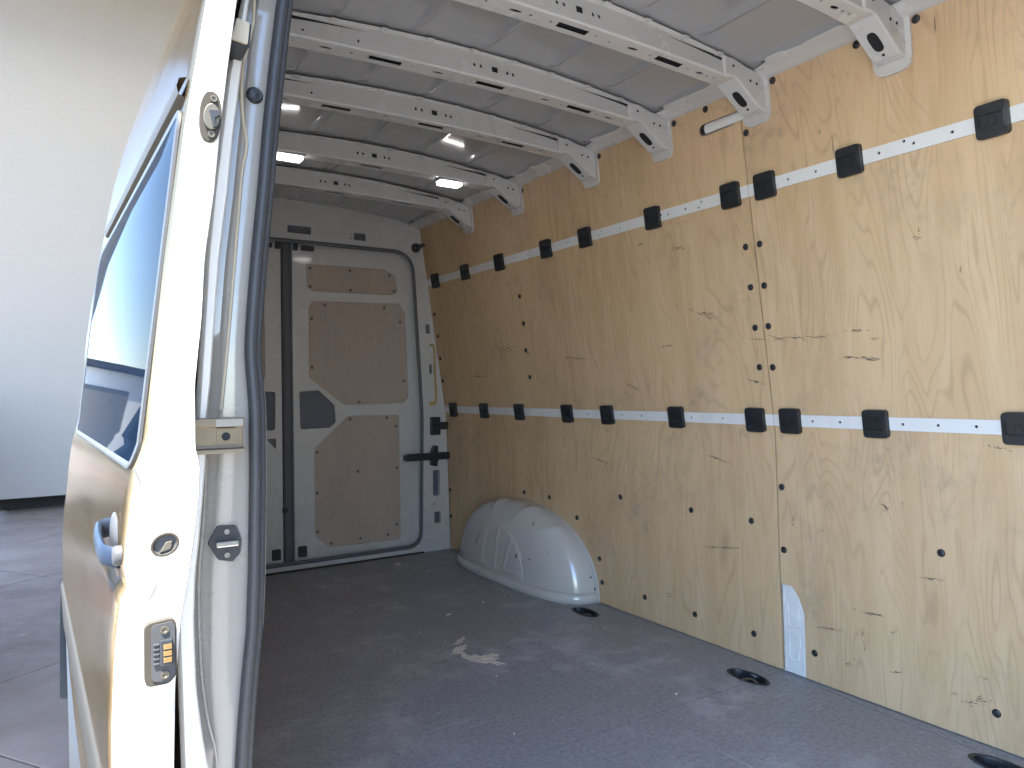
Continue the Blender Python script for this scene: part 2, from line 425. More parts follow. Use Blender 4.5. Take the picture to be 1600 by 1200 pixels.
# ------------------------------------------------------------------ the lot that the door paint mirrors
def car(label, col, loc, rot, L=4.6, W=1.82, Hh=1.5, suv=False):
    root = tag(empty('parked_car', None, loc), label, 'car', 'cars parked in the lot'); root.rotation_euler.z = rot
    hw = W/2; hood = .62*Hh if not suv else .66*Hh
    prof = [(0, .30), (0.02, .62*Hh*.9), (.10, hood*.97), (.26*L, hood), (.74*L, hood*1.0), (.97*L, hood*.97), (L, .55*Hh), (L, .32), (.9*L, .22), (.1*L, .22)]
    prof = rpoly(prof, [.05, .08, .1, .05, .05, .12, .1, .05, .05, .05], 4)
    rows = []
    for t, ins, dz in ((-1, .05, 0), (-.93, 0, 0), (-.5, 0, .012), (.5, 0, .012), (.93, 0, 0), (1, .05, 0)):
        rows.append([(-L/2+x+(ins if x < L/2 else -ins), t*hw, z+(dz if z > .5 else 0)) for x, z in prof])
    grid('body', rows, col, root, True, True, True, bevel=.02)
    back = .97*L if suv else .86*L
    cab = [(.24*L, hood-.02), (.40*L, Hh), (.72*L, Hh*1.005) if not suv else (.88*L, Hh), (back, hood-.02)]
    cab = rpoly(cab, [0, .15, .15, 0], 4)
    rows = []
    for t in (-1, 1):
        rows.append([(-L/2+x, t*(hw*.94-(z-hood)*.32), z) for x, z in cab])
    grid('greenhouse', rows, 'glass', root, False, True, True)
    rp = [(x, z) for x, z in cab if z > Hh*.93]
    rows = [[(-L/2+x, t*(hw*.94-(z-hood)*.32)*1.01, z+.012) for x, z in rp] for t in (-1, -.4, .4, 1)]
    grid('roof', rows, col, root)
    for fx in (.42, .58, .75):
        for s in (-1, 1):
            y0 = hw*.94+.004; y1 = y0-(Hh-hood)*.32
            tube('window_pillar', [(-L/2+fx*L-.02, s*y0, hood), (-L/2+fx*L, s*y1, Hh)], .03, col, root, 6)
    for fx in (.19, .80):
        for s in (-1, 1):
            wl = lathe('wheel', [(.05, -.1), (.30, -.1), (.33, -.07), (.33, .07), (.30, .1), (.21, .1)], 'tyre', root, 20, 'Y', loc=(-L/2+fx*L, s*(hw-.09), .33))
            if s > 0: wl.rotation_euler.z = math.pi
            lathe('rim', [(.03, .06), (.12, .07), (.2, .095), (.215, .1), (.2, .05)], 'rim', wl, 14, 'Y')
    for s in (-1, 1):
        box('headlight', (-L/2-.012, s*hw*.72-.17, hood*.78), (-L/2+.12, s*hw*.72+.17, hood*.93), 'cclear', root, .02)
        box('tail_light', (L/2-.10, s*hw*.78-.12, hood*.74), (L/2+.012, s*hw*.78+.12, hood*.98), 'cred', root, .02)
        box('wing_mirror', (-L/2+.33*L, s*(hw+.08)-.07, hood+.02), (-L/2+.33*L+.1, s*(hw+.08)+.07, hood+.15), 'black', root, .02)
    box('grille', (-L/2-.01, -.4, .38), (-L/2+.06, .4, hood*.74), 'black', root, .01)
    box('number_plate', (L/2-.03, -.26, .5), (L/2+.014, .26, .62), 'cwhite', root, .003)
    return root
GA = GZ-.045
car('white saloon car parked nearest the van side', 'cwhite', (-1.75, 6.1, GA), R(-78), 4.5, 1.8, 1.42)
car('dark blue tall car parked behind the white saloon', 'cblue', (-2.1, 12.2, GA), R(-84), 4.7, 1.9, 1.75, True)
car('white tall car parked at the far row', 'cwhite', (-4.6, 19.5, GA), R(-90), 4.7, 1.9, 1.7, True)
shed = tag(empty('warehouse', None, (-6, 42, GA)), 'long low white warehouse across the lot', 'building')
box('wall', (-24, 0, 0), (26, 12, 3.6), 'shed', shed, .05)
box('roof', (-24.4, -.4, 3.6), (26.4, 12.4, 3.95), 'mould', shed, .05)
for i in range(8): box('roller_door', (-21+i*5.6, -.06, 0), (-17.6+i*5.6, .05, 2.7), 'grey', shed, .02)
for i in range(4):
    bm = bmesh.new(); bmesh.ops.create_grid(bm, x_segments=1, y_segments=1, size=.5)
    for v in bm.verts: v.co = Vector((v.co.x*4.6, v.co.y*.1, 0))
    tag(finish('parking_line', bm, 'line', None, loc=(-3.2-.2*i, 4.3+i*5.2, GA+.004)), 'worn yellow parking bay line on the asphalt', kind='structure')

# ================================================================== THE VAN
van = tag(empty('cargo_van', None, (1.11, 1.5, GZ)), 'silver beige cargo van with open sliding side door and plywood lined load bay', 'van')
VO = Vector((1.11, 1.5, GZ))
van.matrix_parent_inverse = Matrix.Identity(4)
# every part is written in load-bay coordinates (floor z = 0); one frame shifts them under the van root
def P(o, label=None, kind=None):
    """hang a part on the van, keeping its load-bay coordinates"""
    o.parent = van; o.matrix_parent_inverse = Matrix.Translation(-VO)
    return tag(o, label, kind=kind)
def wx(z): return 2.045-.03*z-.115*max(0., z-.78)
def wtilt(z): return .03 if z < .78 else .145
YR, YF = 3.86, -.35

# ---- floor boards, with the lashing recesses cut out
def notch(cx, cy, a, b, y, above):
    pts = [p for p in ell(cx, cy, a, b, 40) if (p[1] > y if above else p[1] < y)]
    pts.sort(key=lambda p: p[0]); hx = a*math.sqrt(1-((y-cy)/b)**2)
    return [(cx-hx, y)]+pts+[(cx+hx, y)]
REC = [(1.905, 1.582), (1.908, 2.42), (1.955, .862)]
RA, RB = .033, .068
ya, yb = 1.5570, 1.5542
nA = notch(*REC[0], RA, RB, ya, True); nB = notch(*REC[0], RA, RB, yb, False)
rear_out = [(.235, ya)]+nA+[(2.045, ya), (2.045, YR), (.235, YR)]
fm = lambda u, v, w: (u, v, -w)
P(plate('floor_board', rear_out, [ell(*REC[1], RA, RB, 22)], fm, .012, 'floor', fill=True), 'rear floor board, dark grey and scuffed')
edge = [(2.036, yb), (2.022, 1.40), (2.008, 1.2), (2.000, 1.0), (1.996, .8), (1.996, YF)]
front_out = [(.13, YF)]+[(x-.0032, y) for x, y in reversed(edge)]+list(reversed(nB))+[(.13, yb)]
P(plate('floor_board', front_out, [ell(*REC[2], RA, RB, 22)], fm, .012, 'floor', fill=True), 'front floor board by the doorway, whitish scuffs')
P(plate('floor_edge_strip', edge+[(2.043, YF), (2.043, yb)], [], fm, .012, 'floor'))
P(box('subfloor', (.1, YF, -.10), (2.06, 4.05, -.062), 'void'))
for (cx, cy) in REC:
    lp = P(empty('lashing_point', loc=(cx, cy, 0)))
    rows = []
    for s, z in ((1.18, .0025), (1.14, .004), (1.0, .003), (.96, -.004), (.9, -.045), (.5, -.055), (.02, -.055)):
        rows.append([(u, v, z) for u, v in ell(0, 0, RA*s, RB*s, 28)])
    grid('recess_tray', rows, 'black', lp, True, True)
    tube('lashing_ring', [(-.018, -.03, -.022), (-.02, 0, -.012), (-.012, .03, -.02), (.012, .03, -.02), (.02, 0, -.012), (.018, -.03, -.022)], .0042, 'tin', lp, 8, 4)
    for s in (-1, 1): lathe('bolt', [(.007, 0), (.007, .006), (.004, .009)], 'tin', lp, 8, 'Z', loc=(.004, s*.038, -.048))
# dried filler patch and crumbs on the floor
random.seed(21)
def blob(cx, cy, L, Wd, ang, n=26, j=.45):
    o = []
    for i in range(n):
        t = 2*math.pi*i/n; r = 1+random.uniform(-j, j)
        x, y = L*r*math.cos(t), Wd*r*math.sin(t)
        o.append((cx+x*math.cos(ang)-y*math.sin(ang), cy+x*math.sin(ang)+y*math.cos(ang)))
    return o
up = lambda z: (lambda u, v, w: (u, v, z-w))
for zi, (cx, cy, L, Wd, an) in enumerate(((1.29, 2.20, .075, .028, 1.9), (1.265, 2.335, .045, .018, .6), (1.31, 2.41, .035, .012, .7), (1.325, 2.21, .03, .016, .3),
                            (1.25, 2.26, .05, .01, 1.5))):
    P(plate('filler_patch', blob(cx, cy, L, Wd, an), [], up(.0014+.0004*zi), .0012, 'patch'))
for i in range(16):
    cx, cy = random.uniform(.7, 1.9), random.uniform(1.6, 3.5); s = random.uniform(.002, .006)
    P(plate('floor_crumb', blob(cx, cy, s, s*.6, random.random()*3, 7), [], up(.003), .003, 'patch'))
P(plate('paper_scrap', blob(1.62, 3.66, .035, .012, 1.2, 12), [], up(.003), .002, 'patch'))
P(plate('paper_scrap', blob(1.43, 2.72, .016, .008, .4, 10), [], up(.003), .002, 'patch'))

# ---- outer shell (keeps daylight out of the load bay)
DO = [(-.06, .105), (.1, .09), (.25, .078), (.36, .071), (.46, .067), (.56, .0675), (.64, .071), (.70, .078), (.76, .083), (.80, .088), (.83, .094), (.87, .107), (.95, .116), (1.1, .132), (1.25, .150), (1.33, .163), (1.41, .176), (1.48, .189), (1.58, .214), (1.68, .246), (1.80, .290), (1.90, .330)]
def dox(z): return lerp_tab(DO, z)
SK = [(-.3, .165), (.3, .150), (.44, .155), (.64, .150), (.74, .153), (.80, .163), (.84, .168), (.90, .176), (1.03, .185), (1.11, .190), (1.2, .199), (1.284, .210), (1.354, .218), (1.464, .239), (1.6, .270), (1.75, .31), (1.9, .368)]
def skx(z): return lerp_tab(SK, z)
ZS = [-.3+i*.05 for i in range(45)]
def skin_rows(y0, y1): return [[(skx(z), y, z) for z in ZS] for y in (y0, y1)]
P(grid('rear_side_panel', skin_rows(1.052, 4.02), 'body'))
P(grid('front_side_panel', skin_rows(-1.9, -.33), 'body'))
rows = []
for i in range(25):
    x = .368+i*(1.93-.368)/24; zc = 1.9+.13*math.sqrt(max(0, 1-((x-1.149)/.785)**2))
    rows.append([(x, -1.9, zc), (x, 4.02, zc)])
P(grid('outer_roof', rows, 'body'))
P(grid('far_side_panel', [[(max(2.22-skx(z), wx(z)+.05), y, z) for z in ZS] for y in (-1.9, 4.02)], 'body'))
P(box('bulkhead', (.2, YF-.03, -.06), (2.07, YF, 2.0), 'white', bevel=.004))
P(box('front_pillar', (.2, YF-.0, -.06), (.3, YF+.06, 1.95), 'jamb', bevel=.01))
P(box('step_sill', (.12, YF+.07, -.12), (.23, 1.04, -.018), 'jamb', bevel=.008))
P(box('door_header', (.30, YF+.06, 1.835), (.40, 1.07, 1.93), 'jamb', bevel=.01))
P(plate('load_bay_wall', rect(1.10, YR, -.02, 1.9), [], lambda u, v, w: (2.22-wx(v)-w*.0-.0-w, u, v), .03, 'wood', cuts_v=(.78,)), 'plywood lined wall behind the sliding door')
P(box('underbody', (.2, -1.9, -.42), (2.02, 4.02, -.12), 'void', bevel=0))
P(box('front_end', (.2, -1.95, -.3), (2.02, -1.88, 1.9), 'body', bevel=.02))
P(plate('rear_skin', [(skx(z), z) for z in reversed(ZS) if z < 1.9]+[(2.04, -.3), (1.93, 1.9)]+[(1.93-i*.078, 1.9+.13*math.sqrt(max(0, 1-((1.93-i*.078-1.149)/.785)**2))) for i in range(1, 20)], [], lambda u, v, w: (u, 4.015+w, v), .01, 'body'))
# rear wheel and arch flare on the doorway side
wl = P(lathe('rear_wheel', [(.05, -.1), (.31, -.1), (.345, -.07), (.345, .07), (.31, .1), (.2, .1)], 'tyre', None, 28, 'X', loc=(.28, 3.0, GZ+.345)))
lathe('rim', [(.03, .06), (.15, .07), (.2, .11), (.21, .1)], 'rim', wl, 20, 'X')
P(tube('wheel_arch_flare', [(.115, 3.0+.56*math.cos(R(a)), -.31+.58*math.sin(R(a))) for a in range(0, 181, 10)], .045, 'black', None, 8, 0, (1., .55), True))

# ---- plywood panels on the far wall
CV = [.78]+[.9+.12*i for i in range(9)]
wm = lambda u, v, w: (wx(v)+w, u, v)
foot = [(1.5515, .287), (1.512, .287), (1.486, .254), (1.468, .207), (1.468, .003)]
Zr = [(.003, .801), (.839, 1.535), (1.573, 1.872)]
panels = {}
SLOT = rpoly([(1.575, 1.768), (1.722, 1.768), (1.722, 1.806), (1.575, 1.806)], .016, 4)
lab = {('rear', 0): 'lower rear plywood sheet around the wheel arch', ('front', 0): 'lower front plywood sheet beside the pillar foot', ('rear', 1): 'middle rear plywood sheet between the rails',
       ('front', 1): 'middle front plywood sheet between the rails', ('rear', 2): 'upper rear plywood sheet under the roof', ('front', 2): 'upper front plywood sheet under the roof'}
for side, (y0, y1) in (('rear', (1.5565, YR-.004)), ('front', (YF+.004, 1.5515))):
    for k, (z0, z1) in enumerate(Zr):
        outl = [(y0, z0), (y1, z0), (y1, z1), (y0, z1)]; holes = []
        if side == 'front' and k == 0: outl = [(y0, z0), (1.468, .003), (1.468, .207), (1.486, .254), (1.512, .287), (1.5515, .287), (y1, z1), (y0, z1)]
        if side == 'rear' and k == 2: holes = [SLOT]
        panels[side, k] = P(plate('plywood_panel', outl, holes, wm, .009, 'wood', cuts_v=[c for c in CV if z0 < c < z1]), lab[side, k])
P(plate('side_wall_steel', rect(YF, YR+.15, -.02, 1.93), [], lambda u, v, w: (wx(v)+.016+w, u, v), .01, 'white', cuts_v=CV))
# white pillar foot showing through the cut-out
pf = P(plate('pillar_foot', [(1.5505, .285), (1.512, .285), (1.487, .253), (1.470, .206), (1.470, .001), (1.5505, .001)], [], lambda u, v, w: (wx(v)+.003+w, u, v), .006, 'rail', bevel=.002), 'white steel pillar foot in the plywood cut-out')
def local(o, par):
    o.parent = par; o.matrix_parent_inverse = Matrix.Identity(4); return o
for z0, z1 in ((.155, .235), (.045, .125)):
    local(tube('pressed_recess', [(wx(v)+.0026, u, v) for u, v in rect(1.489, 1.531, z0, z1, .012)]+[(wx(z0)+.0026, 1.501, z0)], .0036, 'rail', None, 6), pf)
local(tube('pressed_edge', [(wx(v)+.002, u, v) for u, v in ((1.543, .28), (1.514, .278), (1.492, .248), (1.476, .203), (1.476, .01))], .0028, 'rail', None, 6), pf)
local(tube('pressed_edge', [(wx(v)+.0022, u, v) for u, v in ((1.541, .27), (1.541, .02))], .002, 'rail', None, 6), pf)
# fasteners
BOLTS = [(1.589,1.383),(1.534,1.383),(1.587,1.253),(1.534,1.252),(1.587,1.122),(1.535,1.123),(1.587,.993),(1.535,.991),(1.536,.603),(1.536,.399),(1.539,1.73),(1.662,.475),(1.668,.09),(1.935,.089),(2.203,.091),(1.935,.476),(2.328,.479),(2.629,.351),(2.479,.194),(2.468,.094),(2.836,.419),(3.051,.419),(3.26,.353),(3.838,.192),(3.835,.347),(1.039,.478),(1.435,.092),(.915,.092),(2.922,1.374),(2.92,1.245),(2.926,.99),(3.817,1.372),(3.811,1.244),(3.823,1.117),(3.831,.987),(1.424,1.850),(1.689,1.850),(1.833,1.848),(1.991,1.846),(2.239,1.845),(2.788,1.838),(.994,1.850),(1.154,1.850),
         (2.93,1.118),(.35,.478),(.35,.092),(.3,1.85)]
proto = None
for (y, z) in BOLTS:
    par = panels['rear' if y > 1.554 else 'front', 0 if z < .82 else 1 if z < 1.55 else 2]
    if proto is None:
        proto = lathe('fastener', [(.0108, -.001), (.0108, .0018), (.0095, .0034), (.0055, .0042), (.0045, .0030), (.002, .0030)], 'black', par, 16)
        c = proto
        c.location = (wx(z), y, z)
    else:
        c = copy_to(proto, par, (wx(z), y, z))
    c.rotation_euler = (random.uniform(0, 6), -wtilt(z), 0)
# rubbed-in scuffs and scratches on the sheets, each a broken cluster of thin slivers
MARKS = [(3.079, 1.133, 0.198, 0.0376, 0), (2.911, 1.1, 0.054, 0.0242, 0), (1.252, 1.011, 0.138, 0.0055, -4), (1.204, 1.002, 0.057, 0.0072, -3), (1.188, 1.059, 0.026, 0.0089, -10), (1.234, 1.086, 0.058, 0.0054, 0), (1.984, 1.086, 0.059, 0.0094, 0), (2.205, 0.931, 0.075, 0.0128, -22), (1.036, 1.33, 0.005, 0.0227, 0), (1.044, 1.314, 0.03, 0.0082, -5), (1.447, 1.08, 0.297, 0.0039, -2), (1.187, 0.581, 0.053, 0.0092, -38), (1.14, 0.592, 0.007, 0.0252, 0), (1.269, 0.184, 0.012, 0.0725, 0), (1.18, 0.223, 0.009, 0.0221, 0), (1.236, 0.264, 0.094, 0.0056, 4), (1.383, 0.183, 0.075, 0.006, 8), (1.323, 0.095, 0.034, 0.0273, 20), (0.963, 0.107, 0.063, 0.027, 28), (1.019, 0.105, 0.023, 0.0138, 0), (1.804, 0.677, 0.117, 0.0046, -14), (2.166, 1.247, 0.007, 0.0734, 0), (1.88, 1.427, 0.067, 0.0176, 0), (2.071, 1.473, 0.048, 0.0116, 0), (1.598, 0.944, 0.061, 0.0063, -12), (2.068, 0.13, 0.048, 0.02, 10), (1.393, 0.485, 0.018, 0.0159, 0), (2.442, 0.621, 0.102, 0.0055, -10), (1.797, 1.187, 0.116, 0.0176, -20), (1.974, 1.542, 0.039, 0.009, 0), (1.867, 1.51, 0.015, 0.0087, 0), (0.891, 0.768, 0.044, 0.0048, -10), (0.943, 1.22, 0.006, 0.0316, 0), (1.289, 1.661, 0.016, 0.0243, 0), (1.44, 0.856, 0.014, 0.008, 0), (1.789, 0.363, 0.175, 0.0046, 8), (1.059, 0.403, 0.085, 0.0035, 5), (1.496, 0.486, 0.01, 0.0537, 15), (2.742, 0.835, 0.09, 0.0059, 0), (2.551, 1.063, 0.135, 0.0055, -6), (3.397, 1.004, 0.161, 0.0068, 0), (0.938, 0.173, 0.018, 0.01, 0), (1.175, 0.115, 0.037, 0.0055, 10)]
random.seed(77)
for (y, z, L, Hh, an) in MARKS:
    par = panels['rear' if y > 1.554 else 'front', 0 if z < .82 else 1 if z < 1.55 else 2]
    bm = bmesh.new(); ca_, sa_ = math.cos(R(an)), math.sin(R(an))
    n = int(6+14*min(1, L/.06)*(1 if Hh > .004 else .6))
    for i in range(n):
        u0_, v0_ = random.gauss(0, .26)*L, random.gauss(0, .26)*Hh
        l = (.10+.22*random.random())*max(L, .012); t = random.uniform(.0004, .0013)
        if Hh > L*1.5: a2 = math.pi/2+random.gauss(0, .15); l = (.1+.25*random.random())*Hh
        else: a2 = random.gauss(0, .25)
        vs = []
        for du, dv in ((-l/2, 0), (-l*.1, -t), (l/2, 0), (l*.1, t)):
            uu = u0_+du*math.cos(a2)-dv*math.sin(a2); vv = v0_+du*math.sin(a2)+dv*math.cos(a2)
            yy_, zz_ = y-(uu*ca_-vv*sa_), z+uu*sa_+vv*ca_
            vs.append(bm.verts.new((wx(zz_)-.0006-random.random()*.0002, yy_, zz_)))
        bm.faces.new(vs)
    local(finish('scuff_mark', bm, 'scuff', None), par)
# ---- lashing rails with covers
CY = [3.738, 3.393, 3.05, 2.657, 2.379, 1.982, 1.621, 1.486, 1.2025, .838, .45, .1]
LH = [1.767,1.411,1.318,1.128,1.033,.938,2.295,2.177,1.912,3.686,3.582,3.328,3.188,2.929,2.813,2.607,2.512,.7,.6]
UH = [(1.407,0),(1.313,0),(1.121,0),(1.052,.012),(1.028,0),(.932,0),(2.172,0),(1.944,.004),(1.909,-.002),(1.825,0),(1.765,-.008),(1.752,.009),(3.658,0),(3.613,.005),(3.569,0),(3.329,0),(3.179,0),(2.924,0),(2.81,-.004),(2.78,.008),(2.603,.004),(2.506,0),(2.297,-.006),(2.285,.008),(.7,0),(.6,0)]
cov = None
for zc, hl, lb in ((.820, [(y, 0) for y in LH], 'lower white lashing rail at waist height'), (1.554, UH, 'upper white lashing rail at head height')):
    z0, z1 = zc-.0185, zc+.0185
    rl = None
    for y0, y1 in ((YF+.01, 1.5525), (1.5555, YR-.01)):
        holes = [ell(y, zc+dz, .0042, .0042, 10) for y, dz in hl if y0 < y < y1]
        seg_ = P(plate('lashing_rail', rect(y0, y1, z0, z1), holes, lambda u, v, w: (wx(v)-.0015+w, u, v), .004, 'rail'), lb)
        P(box('rail_backing', (wx(zc)+.0045, y0, z0+.002), (wx(zc)+.0075, y1, z1-.002), 'void', bevel=0))
        for y in CY:
            if not y0 < y < y1: continue
            if cov is None:
                cov = P(empty('rail_cover', loc=(wx(zc)-.0015, y, zc)))
                fmx = lambda u, v, w: (-.016+w+.0012*((u/.036)**2+(v/.04)**2), u, v)
                plate('cover_shell', rect(-.036, .036, -.040, .040, .011, 5), [rect(-.026, .026, -.015, .015, .002, 2)], fmx, .017, 'black', cov, bevel=.003)
                plate('cover_recess', rect(-.026, .026, -.015, .015), [], lambda u, v, w: (-.0118+w, u, v), .004, 'black', cov, bevel=.001)
                lathe('cover_screw', [(.011, .0125), (.011, .0155), (.008, .0155), (.008, .0135), (.003, .0135)], 'black', cov, 14)
                c = cov
            else:
                c = copy_to(cov, van, (wx(zc)-.0015, y, zc))
                for ch in cov.children:
                    cc = ch.copy(); COL.objects.link(cc); cc.parent = c
            c.rotation_euler = (random.uniform(-.02, .02), -wtilt(zc), 0)
# short white bar with a black end in the slot of the upper panel
gb = P(tube('belt_bar', [(wx(1.787)-.003, y, 1.787) for y in (1.50, 1.55, 1.6, 1.65, 1.693)], .0165, 'rail', None, 12, 0, (1, .6)), 'short white bar in a plywood slot')
local(tube('end_cap', [(wx(1.787)-.003, y, 1.787) for y in (1.6925, 1.705, 1.714, 1.719)], [.0172, .0170, .0135, .006], 'black', None, 12, 0, (1, .6)), gb)

# ---- wheel arch box
AC, AR, AH, AD = 3.045, .535, .385, .182
def arch_s(t): return (1-min(t, 1)**3.0*.50)**1.0 if t < 1 else .5
wa = P(empty('wheel_arch', loc=(2.045, AC, 0)), 'white painted wheel arch box with chipped paint')
NA = 72
def arch_pt(a, t):
    # t: 0 at the wall .. 1 at the inner face; plan and front outlines are superellipses
    dd = .988*math.sin(t*math.pi/2)**.85
    d = AD*dd; sy = max((1-dd**3)**(1/3), .42); sz = 1-.30*dd**5
    rib = 0
    for ac in (.85, 1.27, 1.72):
        rib += .012*math.exp(-((a-ac)/.05)**2)*max(0, min(1, (t-.12)/.06))*max(0, min(1, (.72-t)/.08))
    c = math.cos(a)
    y = -math.copysign(abs(c)**.92, c)*AR*sy; z = max(0, math.sin(a))**.85*AH*sz
    n = Vector((-.4*t, -math.cos(a), math.sin(a))).normalized()
    return Vector((-d, y, z))+n*rib
rows = [[arch_pt(math.pi*i/NA, t) for i in range(NA+1)] for t in [k/18 for k in range(19)]]
last = rows[-1]
def face_rel(y, z):
    h = 0
    for (y0, z0, y1, z1) in ((-.06, .07, -.13, .24), (-.06, .07, -.30, .07), (-.15, .235, -.29, .10), (.02, .07, -.02, .26), (.02, .07, .13, .07), (.15, .07, .10, .24), (.15, .07, .28, .075)):
        d = Vector((y1-y0, z1-z0)); L2 = d.length_squared; q = Vector((y-y0, z-z0)); t = max(0, min(1, q.dot(d)/L2))
        dist = (q-d*t).length; h = max(h, math.exp(-(dist/.006)**2))
    return -.006*h
for q in [k/22 for k in range(1, 23)]:
    rw = []
    for p in last:
        y, z = p.y*(1-q*.999), p.z*(1-q*.999)
        rw.append(Vector((p.x-.004*min(1, q*5)+face_rel(y, z), y, z)))
    rows.append(rw)
grid('arch_shell', rows, 'arch', wa)
fp = [(0, -.538, .0)]
pts = []
for k in range(41):
    a = math.pi*k/40
    c, s_ = math.cos(a), math.sin(a)
    y = -math.copysign(abs(c)**(2/3), c)*.540; x = -(abs(s_)**(2/3))*(AD+.006)
    pts.append((x, y, .020))
tube('base_flange', pts, .024, 'arch', wa, 10, 0, (1.0, .62), True, (0, 0, 1))
tube('wall_flange', [(-.004, -math.cos(math.pi*k/48)*(AR+.012), max(.002, math.sin(math.pi*k/48)**.92*(AH+.010))) for k in range(49)], .011, 'arch', wa, 8, 0, (.5, 1.4), True, (1, 0, 0))

# ---- roof: skin, side rails, bows
BOWS = [1.06, 1.49, 1.90, 2.30, 2.84, 3.30]
def zs(x): return 1.938-.055*((x-1.11)/.75)**2
def zb(x): return 1.853-.022*((x-1.11)/.75)**2
xs = [.36+i*(1.86-.36)/150 for i in range(151)]
ys = [YF+i*(YR+.02-YF)/200 for i in range(201)]
def rib_h(x, y):
    h = 0
    for k in range(7):
        h += .011*math.exp(-((x-(.43+k*.227))/.011)**2)
    m = 1
    for b in BOWS+[.62, .2, 3.86]:
        m *= max(0., min(1., (abs(y-b)-.06)/.03))
    dent = .003*math.sin(x*7.1+y*2.3)*math.sin(y*5.3+x)
    return -h*m+dent*m
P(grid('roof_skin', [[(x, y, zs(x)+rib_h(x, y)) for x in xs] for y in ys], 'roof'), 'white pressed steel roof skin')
for sgn in (1, -1):
    X = lambda x: x if sgn > 0 else 2.22-x
    rows = []
    for i in range(241):
        y = YF+i*(YR-YF)/240
        db = min(abs(y-b) for b in BOWS+[.62, .2])
        wv = .010*math.sin(y*31)*(1 if math.sin(y*9.7) > -.2 else .2)
        xi = 1.792+wv+(.02 if db < .09 else 0)
        rows.append([(X(1.868), y, 1.862), (X(1.858), y, 1.862), (X(1.846), y, 1.867), (X(1.824), y, 1.876), (X(xi+.01), y, zs(1.8)-.013), (X(xi), y, zs(1.8)-.009), (X(xi), y, zs(1.8)-.006)])
    P(grid('roof_side_rail', rows, 'white'))
lampspots = {2.84: (.82, 1.52)}
for bi, yb_ in enumerate(BOWS):
    lbl = ['roof bow nearest the doorway', 'second roof bow from the doorway', 'third roof bow from the doorway', 'fourth roof bow from the doorway', 'fifth roof bow, carrying two lit lamps', 'rearmost roof bow'][bi]
    bow = P(empty('roof_bow', loc=(0, 0, 0)), lbl)
    x0, x1 = .42, 1.712
    cu = [x0+.06*i for i in range(1, 22)]
    hol = [rect(1.150, 1.172, .35, .60)]+[ell(x, .47, .0048, .085, 9) for x in (1.09, 1.112, 1.205, 1.225)]+[ell(x, .3, .004, .07, 8) for x in (.58, .73)]
    front = lambda u, v, w: (u, yb_-.034+v*.010+w, zb(u)+.004+v*(zs(u)-.010-zb(u)-.004))
    local(plate('bow_web', rect(x0, x1, 0, 1), hol, front, .0025, 'white', None, cuts_u=cu), bow)
    # underside with slots
    hol = []
    for x in (.48, .82, 1.16, 1.50):
        hol.append([(x-.050, -.012), (x+.046, -.012), (x+.050, .014), (x-.046, .014)])
    for x in (.65, .985, 1.365, 1.625): hol.append(ell(x, 0, .019 if x < 1.6 else .014, .0065, 12))
    for x in (.56, .72, .90, 1.03, 1.09, 1.235, 1.285, 1.43, 1.575, 1.655, 1.68): hol.append(ell(x, .004*math.sin(x*40), .0045, .0045, 8))
    under = lambda u, v, w: (u, yb_+v, zb(u)+w)
    local(plate('bow_underside', rect(x0, x1, -.030, .030), hol, under, .0025, 'white', None, cuts_u=cu), bow)
    rows = [[(x0+(x1-x0)*i/30, yb_-.034+a, zb(x0+(x1-x0)*i/30)+b) for i in range(31)] for a, b in ((.0, .006), (.0005, .003), (.002, .001), (.005, .0001))]
    local(grid('bow_edge', rows, 'white', None), bow)
    rows = [[(x0+(x1-x0)*i/30, yb_+.031, zb(x0+(x1-x0)*i/30)), (x0+(x1-x0)*i/30, yb_+.036, zs(x0+(x1-x0)*i/30)-.012)] for i in range(31)]
    local(grid('bow_rear_web', rows, 'white', None), bow)
    rows = [[(x0+(x1-x0)*i/30, yb_-.026, zb(x0+(x1-x0)*i/30)+.055), (x0+(x1-x0)*i/30, yb_-.026, zb(x0+(x1-x0)*i/30)+.010), (x0+(x1-x0)*i/30, yb_+.027, zb(x0+(x1-x0)*i/30)+.010), (x0+(x1-x0)*i/30, yb_+.027, zb(x0+(x1-x0)*i/30)+.055)] for i in range(31)]
    local(grid('shade_liner', rows, 'void', None, False), bow)  # black liner added so the bow's slots and holes look shaded inside
    # top flange with clips
    for i in range(9):
        x = .52+i*.141+(.02 if bi % 2 else 0)
        local(box('flange_tab', (x-.010, yb_-.046, zs(x)-.0135), (x+.010, yb_-.024, zs(x)-.0095), 'white', None, .0015), bow)
    rows = [[(x0+(x1-x0)*i/30, yb_-a, zs(x0+(x1-x0)*i/30)-b) for i in range(31)] for a, b in ((.0245, .0125), (.027, .011), (.036, .0095), (.0365, .0075), (.026, .0075))]
    local(grid('bow_flange', rows, 'white', None), bow)
    # end bracket on the far wall
    prof_ = [(1.690, zb(1.69)+.0025), (1.735, zb(1.69)+.001), (1.760, 1.826), (1.843, 1.771), (wx(1.77)-.006, 1.766), (wx(1.86)-.002, 1.868), (1.815, 1.882), (1.785, 1.885), (1.735, 1.897), (1.690, zs(1.69)-.010)]
    hw = .0365
    bk = plate('end_bracket', prof_, [], lambda u, v, w: (u, yb_-hw-.0015+w, v), 2*hw+.002, 'white', None, bevel=.005, seg=3)
    local(bk, bow)
    tm = lambda u, v, w: (wx(v)-.011+w+.004*max(0, abs(u)-.035)/.015, yb_+u, v)
    local(plate('bracket_tongue', rpoly([(-.054, 1.868), (-.050, 1.738), (.050, 1.738), (.054, 1.868)], [.004, .036, .036, .004], 8), [], tm, .010, 'white', None, bevel=.004, seg=3), bow)
